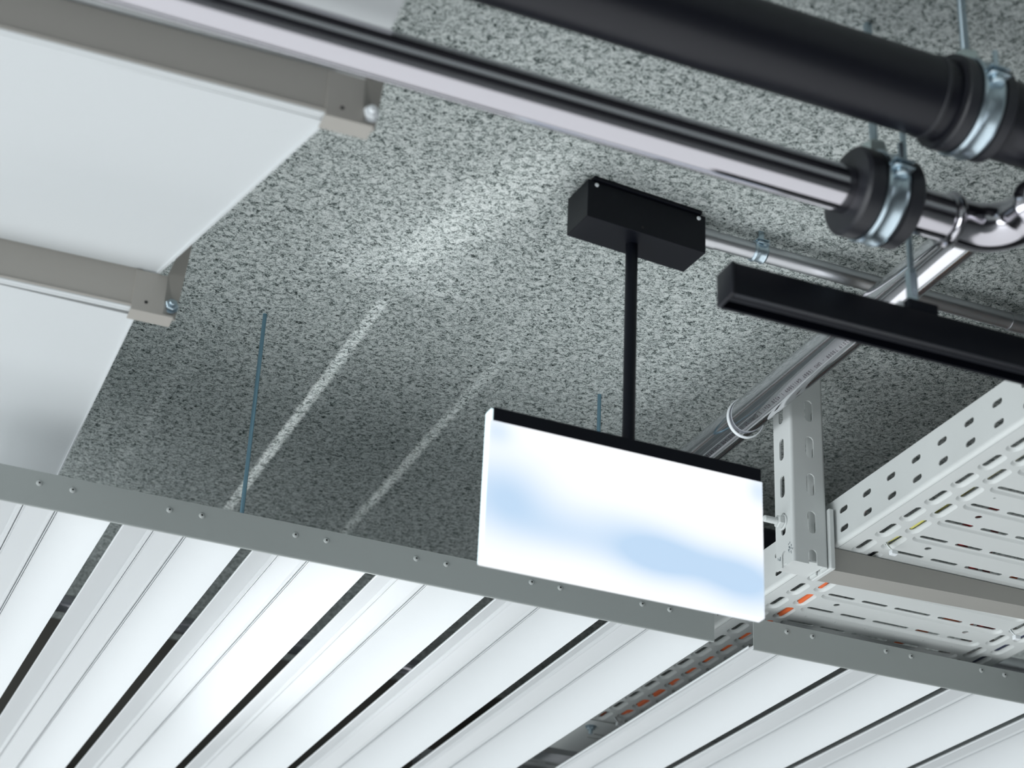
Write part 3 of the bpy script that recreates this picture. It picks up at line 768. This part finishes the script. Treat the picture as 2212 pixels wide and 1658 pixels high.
# ------------------------------------------------------------------ cable tray
def make_tray(x0, x1, z0, ya, yb_, phase):
    """perforated tray bottom; rungs every 50 mm"""
    W_ = x1 - x0; TH = 0.0012; EM = 0.0026
    rungs = [phase + 0.05 * k for k in range(-60, 60) if ya + 0.012 < phase + 0.05 * k < yb_ - 0.012]
    outer_em = []; lofts = []; floors = []
    def emboss(cx_, cy_, L_, Wd, along, holes):
        o1 = stadium(cx_, cy_, L_, Wd, along, 6); o2 = stadium(cx_, cy_, L_ - 0.0065, Wd - 0.0065, along, 6)
        outer_em.append(o1); lofts.append((o1, o2)); floors.append(o2); floors.extend(holes)
    segs = [(1.208, 1.2455), (1.2555, 1.2925), (1.3025, 1.3550), (1.3655, 1.4020), (1.4135, 1.4520)]
    off = x0 - 1.136
    for i, y in enumerate(rungs):
        emboss(off + 1.330, y, 0.262, 0.0200, 'x', [stadium(off + (a_ + b_) / 2, y, b_ - a_, 0.0062, 'x', 5) for a_, b_ in segs])
    for (rx, ph) in ((1.164, -0.0015), (1.1885, -0.0255), (1.4720, -0.0255), (1.4965, -0.0015)):
        for k in range(-60, 60):
            y = phase + ph + 0.05 * k
            if ya + 0.025 < y < yb_ - 0.025:
                emboss(off + rx, y, 0.041, 0.0175, 'y', [stadium(off + rx, y, 0.031, 0.0064, 'y', 5)])
    holes = []
    def circ(cx_, cy_, r, n=16): return [(cx_ + r * math.cos(2 * math.pi * j / n), cy_ + r * math.sin(2 * math.pi * j / n)) for j in range(n)]
    for k in range(-60, 60):
        y = phase + 0.05 * k + 0.0205
        if not (ya + 0.02 < y < yb_ - 0.02): continue
        if k % 2 == 0:
            holes += [circ(off + 1.232, y, 0.0042), circ(off + 1.4205, y, 0.0042)]
        elif k % 4 == 1:
            for hx in (1.2180, 1.2610, 1.3045, 1.3477, 1.3918, 1.4347): holes.append(circ(off + hx, y, 0.0017, 10))
    mb = MB()
    rb_ = 0.005
    vs, fs = filled([rect(x0 + rb_, x1 - rb_, ya, yb_)] + outer_em + holes, TH)
    mb.add([(v[0], v[1], z0 + TH / 2 + v[2]) for v in vs], fs)
    vs, fs = filled(floors, TH * 0.8)
    mb.add([(v[0], v[1], z0 + EM + TH / 2 + v[2]) for v in vs], fs)
    for o1, o2 in lofts:
        n = len(o1)
        mid = [((p[0] * .55 + q[0] * .45), (p[1] * .55 + q[1] * .45)) for p, q in zip(o1, o2)]
        rings = [(o1, z0 + 0.0001), ([(p[0] * .8 + q[0] * .2, p[1] * .8 + q[1] * .2) for p, q in zip(o1, o2)], z0 + 0.0004), (mid, z0 + EM * .55), ([(p[0] * .2 + q[0] * .8, p[1] * .2 + q[1] * .8) for p, q in zip(o1, o2)], z0 + EM - 0.0002), (o2, z0 + EM + 0.0002)]
        vs = [(p[0], p[1], zz) for r_, zz in rings for p in r_]
        fs = [(i * n + j, i * n + (j + 1) % n, (i + 1) * n + (j + 1) % n, (i + 1) * n + j) for i in range(len(rings) - 1) for j in range(n)]
        mb.add(vs, fs)
    return mb, rb_
TX0, TX1, TZ0, TYA, TYB = 1.136, 1.5245, 0.925, 0.70, 2.525
t = thing('cable_tray', 'perforated pale grey cable tray running from the right edge past the slotted post', 'cable tray', (1.33, 1.8, TZ0))
mb, rb_ = make_tray(TX0, TX1, TZ0, TYA, TYB, 1.743)
mb.build('tray_bottom', M['powder'], t, auto=30)
def tray_side(x, s_, ya, yb_, z0, h, name, par):
    holes = []
    for k in range(-60, 60):
        y = 1.7375 + 0.05 * k
        if ya + 0.012 < y < yb_ - 0.012:
            holes += [stadium(y, z0 + 0.0155, 0.0175, 0.0070, 'x', 5), stadium(y, z0 + 0.0390, 0.0175, 0.0070, 'x', 5)]
    vs, fs = filled([rect(ya, yb_, z0 + rb_, z0 + h)] + holes, 0.0012)
    mb = MB().add([(x + v[2], v[0], v[1]) for v in vs], fs)
    pr = []
    for k in range(7):
        a = math.pi / 2 * k / 6; pr.append((x + s_ * 0.0006 - s_ * rb_ + s_ * rb_ * math.cos(a), z0 + rb_ - rb_ * math.sin(a)))
    for k in range(6, -1, -1):
        a = math.pi / 2 * k / 6; pr.append((x + s_ * 0.0006 - s_ * rb_ + s_ * (rb_ - .0012) * math.cos(a), z0 + rb_ - (rb_ - .0012) * math.sin(a)))
    mb.prism(pr, ya, yb_, 'y')
    # rolled top edge
    mb.box(min(x, x - s_ * 0.006), max(x, x - s_ * 0.006), ya, yb_, z0 + h - 0.001, z0 + h + 0.0004, 0.0004)
    return mb.build(name, M['powder'], par, auto=30)
tray_side(TX0, -1, TYA, TYB, TZ0, 0.058, 'tray_side', t)
tray_side(TX1, 1, TYA, TYB, TZ0, 0.058, 'tray_side', t)
# splice plate at its far end, a bolt, and the next trays
t = thing('splice_plate', 'grey splice plate with crossed slots and a zinc bolt ending the cable tray', 'bracket', (1.25, 2.6, TZ0))
vs, fs = filled([rect(TX0 + 0.003, TX1 - 0.003, TYB - 0.012, TYB + 0.135), stadium(1.205, TYB + 0.062, 0.046, 0.005, 'x', 4), stadium(1.195, TYB + 0.044, 0.022, 0.005, 'x', 4), stadium(1.36, TYB + 0.062, 0.046, 0.005, 'x', 4)], 0.0014)
MB().add([(v[0], v[1], TZ0 - 0.0012 + v[2]) for v in vs], fs).build('plate', M['powder'], t, smooth=False)
bq = atz((1276, 1568), TZ0 - 0.002)
bo = MB(); bo.hexa((bq.x, bq.y, TZ0 - 0.0024), (0, 0, -1), 0.0062, 0.005); bo.lathe((bq.x, bq.y, TZ0 - 0.002), (0, 0, -1), [(0, 0.0082), (0.001, 0.0082)], 24); bo.lathe((bq.x, bq.y, TZ0 - 0.007), (0, 0, -1), [(0, 0.003), (0.006, 0.003), (0.0065, 0.0025)], 14)
bo.build('bolt', M['zinc'], t, smooth=False)
t = thing('cross_rail', 'dark grey steel cross rail seen in the tray opening, just behind the splice plate', 'rail', (1.3, 2.72, TZ0))
MB().prism([(2.70, 0.928), (2.70, 0.955), (2.702, 0.955), (2.702, 0.930), (2.738, 0.930), (2.738, 0.955), (2.740, 0.955), (2.740, 0.928)], 1.12, 1.66, 'x').build('rail_profile', M['galv'], t, smooth=False)
t = thing('cross_rail', 'grey steel cross rail deepest in the tray opening, at the bottom edge of the picture', 'rail', (1.3, 2.92, TZ0))
MB().prism([(2.86, 0.928), (2.86, 0.955), (2.862, 0.955), (2.862, 0.930), (2.898, 0.930), (2.898, 0.955), (2.900, 0.955), (2.900, 0.928)], 1.02, 1.66, 'x').build('rail_profile', M['galv'], t, smooth=False)
t = thing('cable_tray', 'second cable tray behind the splice plate, seen only in the tray opening', 'cable tray', (1.3, 3.0, 0.955))
mb, rb_ = make_tray(1.06, 1.4485, 0.956, 2.66, 3.14, 2.743)
mb.build('tray_bottom', M['powder'], t, auto=30)

# cables in the tray
def cable(name, label, m, pts_, r, group=None):
    # smooth the polyline
    P_ = [Vector(p) for p in pts_]; out = []
    for i in range(len(P_) - 1):
        p0 = P_[max(i - 1, 0)]; p1 = P_[i]; p2 = P_[i + 1]; p3 = P_[min(i + 2, len(P_) - 1)]
        for k in range(10):
            s_ = k / 10
            out.append(0.5 * ((2 * p1) + (p2 - p0) * s_ + (2 * p0 - 5 * p1 + 4 * p2 - p3) * s_ * s_ + (3 * p1 - p0 - 3 * p2 + p3) * s_ ** 3))
    out.append(P_[-1])
    o = MB().tube(out, r, 14).build(name, m)
    return tag(o, label, 'cable', group)
zc = TZ0 + 0.0092
ZE = 0.974
cable('cable', 'orange cable glowing through the left slots of the cable tray', M['orange'], [(1.158, 0.68, zc + .038), (1.158, 1.60, zc + .038), (1.160, 1.78, zc + .036), (1.189, 1.91, zc), (1.193, 2.2, zc), (1.193, 2.5, zc), (1.195, 2.64, ZE), (1.20, 3.1, ZE)], 0.0048)
cable('cable', 'yellow cable beside the orange one at the left side of the cable tray', M['yellow'], [(1.215, 0.68, zc + .03), (1.205, 1.55, zc + .014), (1.190, 1.72, zc), (1.184, 1.82, zc + .001), (1.180, 1.93, zc + .0125), (1.172, 2.1, zc + .0125), (1.176, 2.5, zc + .0125), (1.178, 2.64, ZE), (1.18, 3.1, ZE)], 0.0046)
cable('cable', 'dark red cable crossing the slots near the right side of the cable tray', M['red'], [(1.330, 0.68, zc), (1.290, 1.45, zc), (1.244, 1.69, zc), (1.300, 1.78, zc), (1.40, 1.88, zc), (1.435, 1.95, zc), (1.465, 2.02, zc), (1.468, 2.5, zc), (1.42, 2.64, ZE), (1.41, 3.1, ZE)], 0.0046)
cable('cable', 'second dark red cable in the middle of the cable tray', M['red'], [(1.30, 0.68, zc + .0115), (1.275, 1.6, zc + .0115), (1.268, 1.66, zc + .0115), (1.36, 1.83, zc + .0115), (1.475, 1.95, zc + .0115), (1.482, 2.5, zc + .0115), (1.435, 2.64, ZE), (1.43, 3.1, ZE)], 0.0046)
cable('cable', 'orange cable seen through a round hole at the right of the cable tray', M['orange'], [(1.36, 0.68, zc + .026), (1.39, 1.6, zc + .026), (1.4205, 1.88, zc + .026), (1.4205, 1.963, zc + .001), (1.4205, 2.06, zc + .026), (1.40, 2.5, zc + .026), (1.39, 2.64, ZE), (1.38, 3.1, ZE)], 0.0060)
cable('cable', 'dark blue cable in the outermost right slots of the cable tray', M['darkblue'], [(1.50, 0.68, zc + .001), (1.498, 1.9, zc + .001), (1.498, 2.5, zc + .001), (1.455, 2.66, ZE), (1.45, 3.1, ZE)], 0.0060)

# white cable ties through the slots
def tie(q, label, s_=1.0):
    p = atz(q, TZ0 - 0.003)
    t = thing('cable_tie', label, 'cable tie', (p.x, p.y, p.z), 'white cable ties hanging from the cable tray')
    mb = MB(); y = p.y; x = p.x; z = TZ0
    strip = [(x - .002, y + .004, z + .010), (x - .001, y + .003, z + .001), (x, y, z - .004), (x + .003, y - .002, z - .0085)]
    vs = []
    for a_ in strip: vs += [(a_[0] - .0022, a_[1] - .0008, a_[2]), (a_[0] + .0022, a_[1] + .0008, a_[2]), (a_[0] + .0022, a_[1] + .002, a_[2]), (a_[0] - .0022, a_[1] + .0004, a_[2])]
    fs = []
    for i in range(3):
        for k in range(4): fs.append((i * 4 + k, i * 4 + (k + 1) % 4, (i + 1) * 4 + (k + 1) % 4, (i + 1) * 4 + k))
    mb.add(vs, fs + [(0, 1, 2, 3), (15, 14, 13, 12)]).build('strap', M['nylon'], t, smooth=False)
    MB().box(x - .0010, x + .0075, y - .0055, y + .0015, z - .0135, z - .0080, 0.0009).build('lock_head', M['nylon'], t, smooth=False)
    return t
tie((1922, 1180), 'white nylon cable tie hanging under the cable tray beside the slotted post')
tie((2188, 1364), 'white nylon cable tie hanging under the cable tray at the right edge')
tie((1332, 1552), 'white nylon cable tie near the splice plate, half hidden by a ceiling plank')

# ------------------------------------------------------------------ pipes seen in the dark above the islands
ha = atz((130, 1308), 1.10); hb = atz((640, 1388), 1.10); hy = (ha.y + hb.y) / 2
o = MB().tube([(-0.6, hy, 1.10), (1.02, hy, 1.10)], 0.014, 32).build('steel_pipe', M['steel'])
tag(o, 'thin steel pipe glimpsed through the dark gaps of the left slatted ceiling', 'pipe')
o = MB().tube([(1.56, 2.16, 1.0), (2.4, 2.16, 1.0)], 0.016, 32).build('steel_pipe', M['galv'])
pp = atz((2180, 1442), 1.0); o.location.y += pp.y - 2.16
tag(o, 'grey pipe end peeking above the edge strip at the right edge, beyond the cable tray', 'pipe')
q0 = aty((1658, 1168), 2.12)
o = MB().tube([(q0.x - 0.12, 2.12, q0.z), (q0.x + 0.35, 2.12, q0.z)], 0.0165, 32).build('black_pipe', M['blackpipe'])
tag(o, 'short dark pipe visible between the glowing panel and the slotted post', 'pipe')
